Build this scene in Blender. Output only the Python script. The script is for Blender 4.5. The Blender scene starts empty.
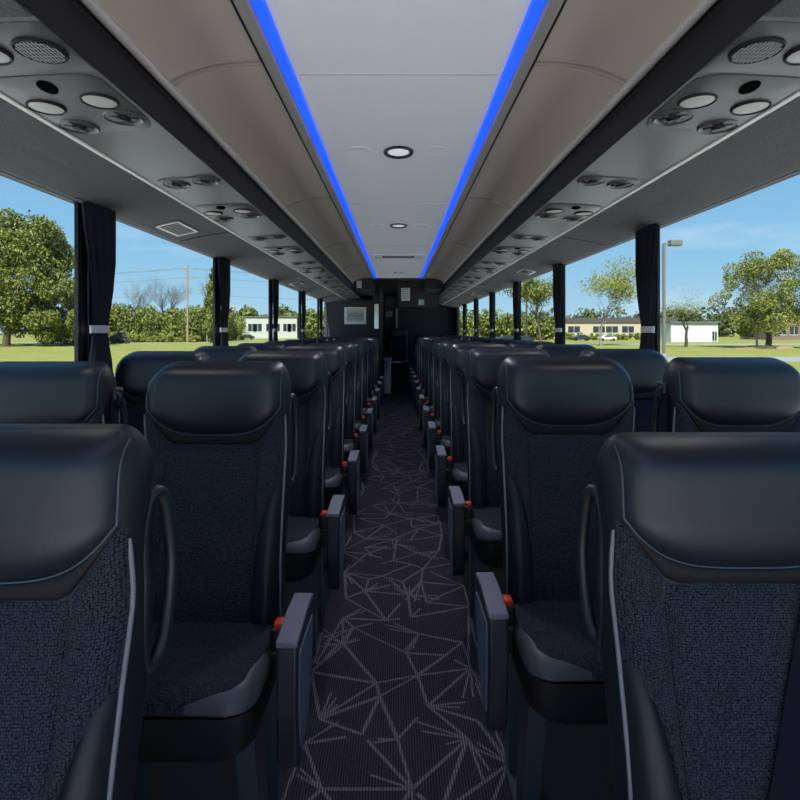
import bpy, math, random
from mathutils import Vector, Matrix, geometry
R = random.Random(7)
SC = bpy.context.scene
COL = SC.collection
PI = math.pi
EYE = 1.22            # camera height above the aisle floor
F = 534.0             # focal length in pixels of the 800 px frame

# ------------------------------------------------------------------ camera
cam_d = bpy.data.cameras.new('camera')
cam_d.sensor_width = 36.0
cam_d.lens = F / 800.0 * 36.0
cam_d.shift_x = 1.5 / 800.0
cam_d.shift_y = -69.0 / 800.0
cam_d.clip_start = 0.02
cam_d.clip_end = 2000
cam = bpy.data.objects.new('camera', cam_d)
COL.objects.link(cam)
cam.location = (0, 0, EYE)
cam.rotation_euler = (PI / 2, 0, 0)
SC.camera = cam

# ------------------------------------------------------------------ world, sun, exposure
SC.view_settings.view_transform = 'Standard'
SC.view_settings.look = 'None'
SC.view_settings.exposure = 0.0
SC.view_settings.gamma = 1.0
SC.view_settings.use_curve_mapping = False
SC.cycles.max_bounces = 10
SC.cycles.diffuse_bounces = 6
SC.cycles.glossy_bounces = 4
SC.cycles.transparent_max_bounces = 16
SC.cycles.sample_clamp_indirect = 6.0

SKY_STRENGTH = 1.35
SUN_STRENGTH = 10.0
GLASS_TINT = (0.84, 0.89, 0.90)
DOME_POWER = 5.0
READ_POWER = 1.6
LED_STRENGTH = 1.7

world = bpy.data.worlds.new('sky')
SC.world = world
world.use_nodes = True
nt = world.node_tree
nt.nodes.clear()
out = nt.nodes.new('ShaderNodeOutputWorld')
bg = nt.nodes.new('ShaderNodeBackground')
tc = nt.nodes.new('ShaderNodeTexCoord')
sep = nt.nodes.new('ShaderNodeSeparateXYZ')
rmp = nt.nodes.new('ShaderNodeValToRGB')
e = rmp.color_ramp.elements
e[0].position = 0.0; e[0].color = (0.46, 0.64, 0.76, 1)
e[1].position = 0.45; e[1].color = (0.13, 0.33, 0.66, 1)
m_ = rmp.color_ramp.elements.new(0.12); m_.color = (0.30, 0.54, 0.76, 1)
mp = nt.nodes.new('ShaderNodeMapping')
mp.inputs['Scale'].default_value = (1.2, 1.6, 6.0)
nz = nt.nodes.new('ShaderNodeTexNoise')
nz.inputs['Scale'].default_value = 2.2
nz.inputs['Detail'].default_value = 7
nz.inputs['Roughness'].default_value = 0.55
cr = nt.nodes.new('ShaderNodeValToRGB')
cr.color_ramp.elements[0].position = 0.54; cr.color_ramp.elements[0].color = (0, 0, 0, 1)
cr.color_ramp.elements[1].position = 0.78; cr.color_ramp.elements[1].color = (0.5, 0.5, 0.5, 1)
mx = nt.nodes.new('ShaderNodeMix'); mx.data_type = 'RGBA'
mx.inputs[7].default_value = (0.86, 0.90, 0.95, 1)
L = nt.links.new
L(tc.outputs['Generated'], sep.inputs[0]); L(sep.outputs[2], rmp.inputs[0])
L(tc.outputs['Generated'], mp.inputs[0]); L(mp.outputs[0], nz.inputs[0]); L(nz.outputs[0], cr.inputs[0])
L(cr.outputs[0], mx.inputs[0]); L(rmp.outputs[0], mx.inputs[6]); L(mx.outputs[2], bg.inputs[0])
bg.inputs[1].default_value = SKY_STRENGTH
L(bg.outputs[0], out.inputs[0])

sun_d = bpy.data.lights.new('sun', 'SUN')
sun_d.energy = SUN_STRENGTH
sun_d.angle = math.radians(0.6)
sun_d.color = (1.0, 0.95, 0.84)
sun = bpy.data.objects.new('sun', sun_d)
COL.objects.link(sun)
sun.location = (0, -20, 30)
sun.rotation_euler = Vector((0.10, 0.62, -0.78)).to_track_quat('-Z', 'Y').to_euler()

# ------------------------------------------------------------------ materials
def mat(name, col, rough=0.5, metal=0.0, spec=0.5, bump=None, coat=0.0, var=None, trans=0.0):
    """bump=(noise scale, strength); var=(noise scale, darker colour)"""
    m = bpy.data.materials.new(name); m.use_nodes = True
    t = m.node_tree; b = t.nodes['Principled BSDF']
    b.inputs['Base Color'].default_value = (*col, 1)
    b.inputs['Roughness'].default_value = rough
    b.inputs['Metallic'].default_value = metal
    b.inputs['Specular IOR Level'].default_value = spec
    if coat:
        b.inputs['Coat Weight'].default_value = coat
        b.inputs['Coat Roughness'].default_value = 0.25
    c = t.nodes.new('ShaderNodeTexCoord')
    if var:
        n = t.nodes.new('ShaderNodeTexNoise'); n.inputs['Scale'].default_value = var[0]; n.inputs['Detail'].default_value = 4
        t.links.new(c.outputs['Object'], n.inputs[0])
        x = t.nodes.new('ShaderNodeMix'); x.data_type = 'RGBA'
        x.inputs[6].default_value = (*col, 1); x.inputs[7].default_value = (*var[1], 1)
        g = t.nodes.new('ShaderNodeValToRGB'); g.color_ramp.elements[0].position = 0.38; g.color_ramp.elements[1].position = 0.62
        t.links.new(n.outputs[0], g.inputs[0]); t.links.new(g.outputs[0], x.inputs[0])
        t.links.new(x.outputs[2], b.inputs['Base Color'])
    if bump:
        n = t.nodes.new('ShaderNodeTexNoise'); n.inputs['Scale'].default_value = bump[0]; n.inputs['Detail'].default_value = 3
        t.links.new(c.outputs['Object'], n.inputs[0])
        bp = t.nodes.new('ShaderNodeBump'); bp.inputs['Strength'].default_value = bump[1]; bp.inputs['Distance'].default_value = 0.002
        t.links.new(n.outputs[0], bp.inputs['Height']); t.links.new(bp.outputs[0], b.inputs['Normal'])
    return m

def emit(name, col, s):
    m = bpy.data.materials.new(name); m.use_nodes = True
    b = m.node_tree.nodes['Principled BSDF']
    b.inputs['Base Color'].default_value = (*[min(1, c) * 0.6 for c in col], 1)
    b.inputs['Emission Color'].default_value = (*col, 1)
    b.inputs['Emission Strength'].default_value = s
    return m

def woven(name, dark, light, scale, plane):
    m = bpy.data.materials.new(name); m.use_nodes = True
    t = m.node_tree; b = t.nodes['Principled BSDF']
    b.inputs['Roughness'].default_value = 0.85
    b.inputs['Specular IOR Level'].default_value = 0.15
    b.inputs['Sheen Weight'].default_value = 0.03
    c = t.nodes.new('ShaderNodeTexCoord')
    mp = t.nodes.new('ShaderNodeMapping'); mp.inputs['Scale'].default_value = (scale, 1.0, scale) if plane == 'xz' else (scale, scale, 1.0)
    v = t.nodes.new('ShaderNodeTexVoronoi'); v.distance = 'CHEBYCHEV'; v.inputs['Scale'].default_value = 1.0
    v.inputs['Randomness'].default_value = 0.42
    n = t.nodes.new('ShaderNodeTexNoise'); n.inputs['Scale'].default_value = 90; n.inputs['Detail'].default_value = 2
    g = t.nodes.new('ShaderNodeValToRGB')
    g.color_ramp.elements[0].position = 0.18; g.color_ramp.elements[0].color = (*light, 1)
    g.color_ramp.elements[1].position = 0.52; g.color_ramp.elements[1].color = (*dark, 1)
    mu = t.nodes.new('ShaderNodeMix'); mu.data_type = 'RGBA'; mu.blend_type = 'MULTIPLY'
    mu.inputs[0].default_value = 0.3
    g2 = t.nodes.new('ShaderNodeValToRGB'); g2.color_ramp.elements[0].position = 0.3; g2.color_ramp.elements[1].position = 0.7
    g2.color_ramp.elements[0].color = (0.25, 0.25, 0.25, 1)
    bp = t.nodes.new('ShaderNodeBump'); bp.inputs['Strength'].default_value = 0.9; bp.inputs['Distance'].default_value = 0.003
    bp.invert = True
    l = t.links.new
    l(c.outputs['Object'], mp.inputs[0]); l(mp.outputs[0], v.inputs[0]); l(c.outputs['Object'], n.inputs[0])
    l(v.outputs['Distance'], g.inputs[0]); l(n.outputs[0], g2.inputs[0])
    l(g.outputs[0], mu.inputs[6]); l(g2.outputs[0], mu.inputs[7]); l(mu.outputs[2], b.inputs['Base Color'])
    l(v.outputs['Distance'], bp.inputs['Height']); l(bp.outputs[0], b.inputs['Normal'])
    return m

def glass(name, tint, gloss=0.05):
    m = bpy.data.materials.new(name); m.use_nodes = True
    t = m.node_tree; t.nodes.clear()
    o = t.nodes.new('ShaderNodeOutputMaterial'); x = t.nodes.new('ShaderNodeMixShader')
    a = t.nodes.new('ShaderNodeBsdfTransparent'); a.inputs[0].default_value = (*tint, 1)
    g = t.nodes.new('ShaderNodeBsdfGlossy'); g.inputs['Roughness'].default_value = 0.02
    fr = t.nodes.new('ShaderNodeFresnel'); fr.inputs[0].default_value = 1.35
    mm = t.nodes.new('ShaderNodeMath'); mm.operation = 'MULTIPLY'; mm.inputs[1].default_value = gloss
    t.links.new(fr.outputs[0], mm.inputs[0]); t.links.new(mm.outputs[0], x.inputs[0])
    t.links.new(a.outputs[0], x.inputs[1]); t.links.new(g.outputs[0], x.inputs[2]); t.links.new(x.outputs[0], o.inputs[0])
    return m

def ribbed(name, col, col2, scale):
    """ribbed carpet: fine ribs run along the bus"""
    m = mat(name, col, 0.95, spec=0.1)
    t = m.node_tree; b = t.nodes['Principled BSDF']
    c = t.nodes.new('ShaderNodeTexCoord')
    w = t.nodes.new('ShaderNodeTexWave'); w.bands_direction = 'X'; w.inputs['Scale'].default_value = scale
    w.inputs['Distortion'].default_value = 0.6; w.inputs['Detail Scale'].default_value = 30
    n = t.nodes.new('ShaderNodeTexNoise'); n.inputs['Scale'].default_value = 120; n.inputs['Detail'].default_value = 3
    a = t.nodes.new('ShaderNodeMath'); a.operation = 'MULTIPLY'
    g = t.nodes.new('ShaderNodeValToRGB')
    g.color_ramp.elements[0].position = 0.12; g.color_ramp.elements[0].color = (*col, 1)
    g.color_ramp.elements[1].position = 0.5; g.color_ramp.elements[1].color = (*col2, 1)
    bp = t.nodes.new('ShaderNodeBump'); bp.inputs['Strength'].default_value = 0.5; bp.inputs['Distance'].default_value = 0.003
    l = t.links.new
    l(c.outputs['Object'], w.inputs[0]); l(c.outputs['Object'], n.inputs[0]); l(w.outputs['Fac'], a.inputs[0]); l(n.outputs[0], a.inputs[1])
    l(a.outputs[0], g.inputs[0]); l(g.outputs[0], b.inputs['Base Color']); l(a.outputs[0], bp.inputs['Height']); l(bp.outputs[0], b.inputs['Normal'])
    return m

M = dict(
    leather=mat('navy_black_leather', (0.0085, 0.012, 0.020), 0.43, spec=0.5, bump=(220, 0.12)),
    vinyl=mat('black_vinyl', (0.009, 0.011, 0.016), 0.50, spec=0.4, bump=(260, 0.10)),
    band=mat('black_band_fabric', (0.005, 0.006, 0.009), 0.6, spec=0.3),
    shell=mat('dark_shell_plastic', (0.014, 0.016, 0.021), 0.45),
    weave=woven('woven_navy_fabric', (0.003, 0.004, 0.008), (0.056, 0.066, 0.090), 290, 'xz'),
    weaveflat=woven('woven_navy_cushion_fabric', (0.003, 0.004, 0.008), (0.056, 0.066, 0.090), 290, 'xy'),
    piping=mat('grey_piping', (0.17, 0.17, 0.19), 0.55),
    stitch=mat('grey_stitching', (0.055, 0.068, 0.09), 0.6),
    trim=mat('grey_vinyl_trim', (0.070, 0.070, 0.088), 0.5, bump=(200, 0.1)),
    valance=mat('black_valance', (0.005, 0.006, 0.008), 0.55),
    arm=mat('blue_grey_plastic', (0.016, 0.018, 0.027), 0.42),
    armpad=mat('lavender_grey_pad', (0.135, 0.135, 0.175), 0.5),
    armsheen=mat('steel_blue_sheen', (0.085, 0.115, 0.165), 0.32),
    legm=mat('painted_grey_metal', (0.07, 0.085, 0.11), 0.4, metal=0.4),
    black=mat('black_plastic', (0.006, 0.006, 0.007), 0.4),
    red=mat('red_plastic', (0.72, 0.035, 0.015), 0.35),
    chrome=mat('chrome', (0.75, 0.75, 0.76), 0.18, metal=1.0),
    belt=mat('navy_webbing', (0.008, 0.010, 0.018), 0.85, spec=0.1),
    ceil=mat('ceiling_panel', (0.87, 0.85, 0.91), 0.55, spec=0.35),
    seam=mat('ceiling_seam', (0.58, 0.58, 0.62), 0.6),
    bin=mat('brown_grey_bin_vinyl', (0.47, 0.395, 0.35), 0.42, spec=0.45, bump=(160, 0.12)),
    bintrim=mat('brown_grey_trim', (0.30, 0.27, 0.25), 0.5),
    dark=mat('charcoal_rail', (0.012, 0.010, 0.012), 0.6, spec=0.25),
    lip=mat('grey_lip', (0.46, 0.41, 0.40), 0.32),
    psu=mat('grey_service_plastic', (0.072, 0.071, 0.072), 0.42),
    recess_shade=mat('painted_recess_shade', (0.004, 0.004, 0.004), 1.0, spec=0.0),
    ventring=mat('dark_vent_ring', (0.06, 0.062, 0.064), 0.28),
    header=mat('grey_header_fabric', (0.125, 0.125, 0.13), 0.9, spec=0.1, bump=(420, 0.6), var=(240, (0.088, 0.088, 0.094))),
    silver=mat('silver_strip', (0.85, 0.85, 0.80), 0.35),
    wall=mat('dark_wall_fabric', (0.035, 0.036, 0.042), 0.85, bump=(300, 0.4)),
    post=mat('black_pillar', (0.006, 0.006, 0.009), 0.5, spec=0.3),
    reveal=mat('grey_window_reveal', (0.13, 0.135, 0.145), 0.45),
    glass=glass('tinted_glass', GLASS_TINT, 0.015),
    curtain=mat('navy_curtain', (0.008, 0.008, 0.016), 0.8, spec=0.2, bump=(300, 0.3)),
    tie=mat('grey_tieback', (0.36, 0.36, 0.38), 0.6),
    floor=mat('plain_dark_floor', (0.008, 0.008, 0.010), 0.9, bump=(200, 0.5)),
    carpet=ribbed('aisle_carpet_pile', (0.024, 0.020, 0.028), (0.068, 0.058, 0.072), 40),
    line=ribbed('aisle_carpet_line', (0.08, 0.068, 0.082), (0.24, 0.21, 0.24), 40),
    rear=mat('dark_rear_panel', (0.012, 0.012, 0.014), 0.6, bump=(220, 0.2)),
    rear2=mat('grey_rear_panel', (0.018, 0.018, 0.022), 0.7, bump=(300, 0.3)),
    white=mat('white_card', (0.62, 0.63, 0.65), 0.6),
    paper_grey=mat('grey_print', (0.20, 0.20, 0.22), 0.7),
    paper_light=mat('light_print', (0.40, 0.41, 0.43), 0.7),
    green=mat('green_sign', (0.18, 0.42, 0.34), 0.5),
    mirror=mat('mirror', (0.45, 0.48, 0.44), 0.12, metal=1.0),
    led=emit('blue_led', (0.006, 0.060, 1.0), LED_STRENGTH),
    dome=emit('dome_lens', (0.95, 0.96, 1.0), 0.45),
    lens=emit('reading_lens', (0.62, 0.64, 0.58), 0.05),
    lensoff=mat('grey_lens', (0.30, 0.31, 0.30), 0.25),
    grass=mat('lawn', (0.215, 0.220, 0.055), 0.95, spec=0.05, var=(0.35, (0.27, 0.25, 0.075))),
    road=mat('pale_asphalt', (0.30, 0.285, 0.26), 0.9, var=(0.8, (0.26, 0.25, 0.235))),
    lot=mat('pale_concrete', (0.76, 0.73, 0.69), 0.9, var=(0.5, (0.68, 0.66, 0.63))),
    mulch=mat('mulch', (0.30, 0.20, 0.10), 0.95),
    bark=mat('bark', (0.085, 0.062, 0.045), 0.9),
    palebark=mat('pale_bark', (0.26, 0.23, 0.20), 0.9),
    leaf1=mat('leaf_mid', (0.150, 0.180, 0.030), 0.7),
    leaf2=mat('leaf_yellow', (0.27, 0.265, 0.05), 0.7),
    leaf3=mat('leaf_dark', (0.055, 0.080, 0.018), 0.7),
    twig=mat('twig_brown', (0.11, 0.085, 0.06), 0.9),
    wood=mat('weathered_pole', (0.34, 0.25, 0.17), 0.9),
    galv=mat('galvanised', (0.36, 0.37, 0.37), 0.5, metal=0.3),
    lamp_post=mat('bronze_post', (0.16, 0.145, 0.13), 0.5),
    wire=mat('cable_grey', (0.16, 0.18, 0.20), 0.6),
    boff=mat('off_white_wall', (0.46, 0.45, 0.42), 0.8),
    bwall=mat('cream_wall', (0.48, 0.385, 0.30), 0.8),
    bwhite=mat('white_wall', (0.58, 0.57, 0.56), 0.7),
    broof=mat('dark_roof', (0.075, 0.066, 0.06), 0.8),
    bwin=mat('dark_pane', (0.03, 0.035, 0.04), 0.2),
    carw=mat('white_paint', (0.7, 0.7, 0.72), 0.25),
    card=mat('dark_paint', (0.03, 0.035, 0.045), 0.25),
)

# ------------------------------------------------------------------ mesh helpers
class MB:
    def __init__(s): s.v = []; s.f = []; s.mi = []
    def add(s, vs, fs, mi=0):
        o = len(s.v); s.v += [tuple(p) for p in vs]
        s.f += [tuple(i + o for i in f) for f in fs]; s.mi += [mi] * len(fs)
    def grid(s, fn, nu, nv, mi=0, flip=False):
        vs = [fn(i / nu, j / nv) for j in range(nv + 1) for i in range(nu + 1)]
        fs = []
        for j in range(nv):
            for i in range(nu):
                a = j * (nu + 1) + i
                q = (a, a + 1, a + nu + 2, a + nu + 1)
                fs.append(q[::-1] if flip else q)
        s.add(vs, fs, mi)
    def box(s, x0, x1, y0, y1, z0, z1, mi=0):
        vs = [(x, y, z) for z in (z0, z1) for y in (y0, y1) for x in (x0, x1)]
        s.add(vs, [(0, 2, 3, 1), (4, 5, 7, 6), (0, 1, 5, 4), (2, 6, 7, 3), (0, 4, 6, 2), (1, 3, 7, 5)], mi)
    def bevbox(s, x0, x1, y0, y1, z0, z1, r, mi=0):
        """box with chamfer-rounded edges along every axis: superellipse rings"""
        n = 6
        cx, cy = (x0 + x1) / 2, (y0 + y1) / 2
        hx, hy = (x1 - x0) / 2, (y1 - y0) / 2
        r = min(r, hx * .98, hy * .98, (z1 - z0) / 2 * .98)
        rings = []
        for k in range(4):
            t = k / 3 * PI / 2
            rings.append((z0 + r * (1 - math.sin(t)), r * (1 - math.cos(t))) if 0 else (z0 + r * (1 - math.cos(t)), r * (1 - math.sin(t))))
        rings += [(z0 + z1 - z, i) for z, i in reversed(rings)]
        vs = []
        for z, ins in rings:
            rr = max(r - ins, 0.0) + 1e-5
            for q, (sx, sy) in enumerate(((1, 1), (-1, 1), (-1, -1), (1, -1))):
                for k in range(4):
                    a = q * PI / 2 + k / 3 * PI / 2
                    vs.append((cx + sx * (hx - ins - rr) + rr * math.cos(a), cy + sy * (hy - ins - rr) + rr * math.sin(a), z))
        m = 16; fs = []
        for j in range(len(rings) - 1):
            for i in range(m):
                fs.append((j * m + i, j * m + (i + 1) % m, (j + 1) * m + (i + 1) % m, (j + 1) * m + i))
        fs.append(tuple(range(m))[::-1]); fs.append(tuple(range((len(rings) - 1) * m, len(rings) * m)))
        s.add(vs, fs, mi)
    def prism(s, poly, a0, a1, axis, mi=0):
        """poly in the two other axes (in x,y,z order) pushed from a0 to a1 along axis"""
        n = len(poly)
        def P(p, a):
            return {'x': (a, p[0], p[1]), 'y': (p[0], a, p[1]), 'z': (p[0], p[1], a)}[axis]
        vs = [P(p, a0) for p in poly] + [P(p, a1) for p in poly]
        fs = [tuple(range(n))[::-1], tuple(range(n, 2 * n))] + [(i, (i + 1) % n, n + (i + 1) % n, n + i) for i in range(n)]
        s.add(vs, fs, mi)
    def tube(s, pts, r, n=8, mi=0, cap=True, closed=False):
        pts = [Vector(p) for p in pts]; N = len(pts)
        rs = r if isinstance(r, (list, tuple)) else [r] * N
        vs = []; up = None
        for i, p in enumerate(pts):
            if closed: d = pts[(i + 1) % N] - pts[i - 1]
            else: d = pts[min(i + 1, N - 1)] - pts[max(i - 1, 0)]
            if d.length < 1e-9: d = Vector((0, 0, 1))
            d.normalize()
            if up is None:
                up = Vector((0, 0, 1)) if abs(d.z) < 0.9 else Vector((1, 0, 0))
            a = d.cross(up)
            if a.length < 1e-6: a = d.cross(Vector((0, 1, 0.3)))
            a.normalize(); b = a.cross(d).normalized(); up = b
            for k in range(n):
                t = 2 * PI * k / n
                vs.append(p + (a * math.cos(t) + b * math.sin(t)) * rs[i])
        fs = []
        for i in range(N if closed else N - 1):
            j = (i + 1) % N
            for k in range(n):
                fs.append((i * n + k, i * n + (k + 1) % n, j * n + (k + 1) % n, j * n + k))
        if cap and not closed:
            fs.append(tuple(range(n))[::-1]); fs.append(tuple(range((N - 1) * n, N * n)))
        s.add(vs, fs, mi)
    def disc(s, c, rx, ry, z0, z1, n=28, mi=0, prof=None):
        """round thing with a vertical axis: rings (radius factor, z)"""
        prof = prof or [(0.0001, z0), (1, z0), (1, z1), (0.0001, z1)]
        vs = []
        for f, z in prof:
            for k in range(n):
                t = 2 * PI * k / n
                vs.append((c[0] + rx * f * math.cos(t), c[1] + ry * f * math.sin(t), z))
        fs = []
        for j in range(len(prof) - 1):
            for k in range(n):
                fs.append((j * n + k, j * n + (k + 1) % n, (j + 1) * n + (k + 1) % n, (j + 1) * n + k))
        s.add(vs, fs, mi)
    def build(s, name, mats, parent=None, smooth=True, loc=None, angle=38, weld=False):
        me = bpy.data.meshes.new(name)
        me.from_pydata(s.v, [], s.f)
        for m in (mats if isinstance(mats, (list, tuple)) else [mats]): me.materials.append(m)
        me.polygons.foreach_set('material_index', s.mi)
        if smooth:
            me.polygons.foreach_set('use_smooth', [True] * len(me.polygons))
        me.update()
        import bmesh
        if len(s.f) < 6000:
            bm = bmesh.new(); bm.from_mesh(me)
            if weld: bmesh.ops.remove_doubles(bm, verts=bm.verts, dist=1e-5)
            bmesh.ops.recalc_face_normals(bm, faces=bm.faces)
            bm.to_mesh(me); bm.free()
        if smooth:
            me.set_sharp_from_angle(angle=math.radians(angle))
        o = bpy.data.objects.new(name, me)
        COL.objects.link(o)
        if parent: o.parent = parent
        if loc: o.location = loc
        return o

def tag(o, label=None, cat=None, group=None, kind=None):
    if label: o['label'] = label
    if cat: o['category'] = cat
    if group: o['group'] = group
    if kind: o['kind'] = kind
    return o
def thing(name, label, cat, loc=(0, 0, 0), group=None):
    o = bpy.data.objects.new(name, None)
    o.empty_display_size = 0.1
    COL.objects.link(o); o.location = loc
    return tag(o, label, cat, group)
def struct(o): o['kind'] = 'structure'; return o
def copy_tree(o, parent=None):
    c = o.copy(); COL.objects.link(c)
    if parent: c.parent = parent
    for ch in list(o.children): copy_tree(ch, c)
    return c
def clamp(t, a=0.0, b=1.0): return max(a, min(b, t))
def lerp(a, b, t): return a + (b - a) * t
ORD = ['first', 'second', 'third', 'fourth', 'fifth', 'sixth', 'seventh', 'eighth', 'ninth', 'tenth', 'eleventh', 'twelfth', 'thirteenth']

# ------------------------------------------------------------------ bus shell
Y0, YE = -0.5, 11.55          # shell from just behind the camera to the rear wall
W = 1.22
def Zc(z): return EYE + z    # heights are measured from the eye line

fl = MB(); fl.box(-W - .05, W + .05, Y0, YE + .05, -0.06, 0.0)
struct(fl.build('floor', M['floor'], smooth=False))

# ceiling: three long panels with seams
cl = MB(); cl.box(-0.33, 0.33, Y0, 7.66, Zc(.755), Zc(.79), 0)
for y in (1.57, 3.16, 4.72, 6.28):
    cl.box(-0.29, 0.29, y - .004, y + .004, Zc(.7535), Zc(.756), 1)
struct(cl.build('ceiling', [M['ceil'], M['seam']], smooth=False))
rf = MB()
rf.box(-W - .05, W + .05, Y0, YE + .05, Zc(.80), Zc(.86))
struct(rf.build('ceiling_roof', M['dark'], smooth=False))

for sgn, side in ((-1, 'left'), (1, 'right')):
    # LED trim, continuous mouldings
    t = MB()
    prof = [(.337, .752), (.343, .742), (.366, .741), (.374, .746), (.374, .775), (.337, .775)]
    t.prism([(sgn * x, Zc(z)) for x, z in prof], Y0, 7.62, 'y')
    t.prism([(sgn * x, Zc(z)) for x, z in ((.374, .752), (.384, .752), (.384, .775), (.374, .775))], Y0, 7.62, 'y', 1)
    struct(t.build('trim_led_' + side, [M['bintrim'], M['dark']], smooth=False))
    l = MB(); l.prism([(sgn * x, Zc(z)) for x, z in ((.304, .7535), (.309, .748), (.332, .748), (.337, .7535), (.337, .757), (.304, .757))], Y0, 7.6, 'y')
    tag(l.build('led_strip', M['led'], smooth=False), 'glowing blue LED light strip along the ceiling, %s of the two strips' % side, 'light strip')
    # rail under the bins
    r = MB()
    prof = [(.645, .690), (.652, .693), (.662, .686), (.664, .668), (.659, .640), (.647, .570), (.641, .556), (.668, .556), (.668, .697), (.645, .697)]
    r.prism([(sgn * x, Zc(z)) for x, z in prof], Y0, 10.9, 'y', 0)
    ro = r.build('luggage_rail', M['dark'], smooth=False)
    tag(ro, 'charcoal rail running under the luggage bins, %s of the aisle' % side, 'rail')
    r = MB(); r.tube([(sgn * .647, Y0, Zc(.689)), (sgn * .647, 10.9, Zc(.689))], .0135, 12)
    r.build('lip', M['lip'], ro)['label'] = 'pale grey rounded lip along the top of the rail'
    # service channel and window header
    p = MB(); p.prism([(sgn * x, Zc(z)) for x, z in ((.643, .5555), (.905, .543), (.905, .60), (.669, .60))], Y0, 10.9, 'y')
    struct(p.build('ceiling_service_channel_' + side, M['psu'], smooth=False))
    p = MB(); p.prism([(sgn * x, Zc(z)) for x, z in ((.905, .539), (.914, .536), (.922, .545), (.905, .56))], Y0, 10.9, 'y')
    struct(p.build('trim_silver_' + side, M['silver'], smooth=False))
    p = MB(); p.prism([(sgn * x, Zc(z)) for x, z in ((.918, .541), (1.05, .520), (1.19, .488), (1.25, .488), (1.25, .80), (.918, .80))], Y0, YE, 'y')
    for y in ((2.9, 5.9, 8.0) if sgn < 0 else (1.2, 3.05, 6.1)):
        p.prism([(sgn * x, Zc(z)) for x, z in ((.93, .536), (1.05, .517), (1.19, .485), (1.19, .489), (1.05, .521), (.93, .540))], y, y + .006, 'y', 1)
    struct(p.build('wall_%s_header' % side, [M['header'], M['dark']], smooth=False))
    # wall below the sill, pillars
    posts = [2.035 + 1.51 * k for k in range(-1, 5)] if sgn < 0 else [2.49 + 1.42 * k for k in range(-1, 6)]
    w = MB()
    w.box(*sorted((sgn * 1.215, sgn * 1.27)), Y0, YE, 0, Zc(-.34))
    w.box(*sorted((sgn * 1.2135, sgn * 1.27)), Y0, YE, Zc(-.36), Zc(-.335), 1)
    for y in posts:
        w.box(*sorted((sgn * 1.2135, sgn * 1.229)), y + (.004 if sgn < 0 else .034), y + .09, Zc(-.335), Zc(.49), 1)
        w.box(*sorted((sgn * 1.2115, sgn * 1.2135)), y + .05, y + .058, Zc(-.335), Zc(.49), 2)
        if sgn > 0: w.box(1.2115, 1.2135, y + .034, y + .048, Zc(-.335), Zc(.49), 2)
    w.box(*sorted((sgn * 1.2135, sgn * 1.27)), 9.14 if sgn < 0 else 11.1, YE, Zc(-.34), Zc(.50))
    struct(w.build('wall_' + side, [M['wall'], M['post'], M['reveal']], smooth=False))
    edges = [Y0 - .09] + posts + [9.14 if sgn < 0 else 11.1]
    w_end = edges[-1]
    for k in range(len(edges) - 1):
        a, b = edges[k] + .09, edges[k + 1] + (.03 if sgn > 0 and k < len(edges) - 2 else 0)
        g = MB(); g.box(*sorted((sgn * 1.222, sgn * 1.226)), a, b, Zc(-.335), Zc(.495))
        wn = k + 1 + (10 if sgn > 0 else 0)
        fr = MB()
        x0, x1 = sorted((sgn * 1.214, sgn * 1.2285))
        for q in ((a, a + .012, Zc(-.335), Zc(.495)), (b - .012, b, Zc(-.335), Zc(.495)), (a, b, Zc(-.335), Zc(-.32)), (a, b, Zc(.486), Zc(.495))):
            fr.box(x0, x1, *q)
        fo = struct(fr.build('window_%d' % wn, M['post'], smooth=False))
        g.build('pane', M['glass'], fo, smooth=False)
    # tied-back curtains on the far side of each pillar
    for k, y in enumerate(posts[1:]):
        n = 44; zs = [(-.40, .105), (-.30, .10), (-.2, .093), (-.12, .075), (-.06, .058), (-.02, .050), (.03, .050), (.08, .058), (.16, .070), (.28, .092), (.40, .108), (.492, .114)]
        c = MB(); vs = []
        y_far = y + (.195 if sgn < 0 else .165)
        for z, a in zs:
            far = y_far - (.012 if z < .2 else 0) - .05 * math.exp(-((z - .0) / .12) ** 2)
            cy = far - a
            b_ = .014 + .07 * (a - .04)
            for i in range(n):
                t = 2 * PI * i / n
                pl = 1 + .22 * math.sin(11 * t + k)
                vs.append((sgn * 1.184 + b_ * math.sin(t) * pl, cy + a * math.cos(t) * (1 + .03 * math.sin(11 * t)), Zc(z)))
        fs = [(j * n + i, j * n + (i + 1) % n, (j + 1) * n + (i + 1) % n, (j + 1) * n + i) for j in range(len(zs) - 1) for i in range(n)]
        fs += [tuple(range(n)), tuple(range((len(zs) - 1) * n, len(zs) * n))]
        c.add(vs, fs)
        ro = thing('curtain', 'dark navy curtain tied back at the %s pillar along the %s windows' % (ORD[k], side), 'curtain', (0, 0, 0), 'tied curtains between the windows')
        c.build('drape', M['curtain'], ro, angle=80)
        tb = MB(); cy = y_far - .012 - .05 - .05
        pts = [(sgn * 1.186 + .022 * math.sin(2 * PI * i / 20), cy + .056 * math.cos(2 * PI * i / 20)) for i in range(20)]
        tb.prism(pts, Zc(-.008), Zc(.022), 'z')
        tb.build('tieback', M['tie'], ro)
        h = MB(); h.tube([(sgn * 1.184, y - .09, Zc(.489)), (sgn * 1.184, y + .18, Zc(.489))], .006, 8)
        h.build('curtain_track', M['reveal'], ro)
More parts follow.
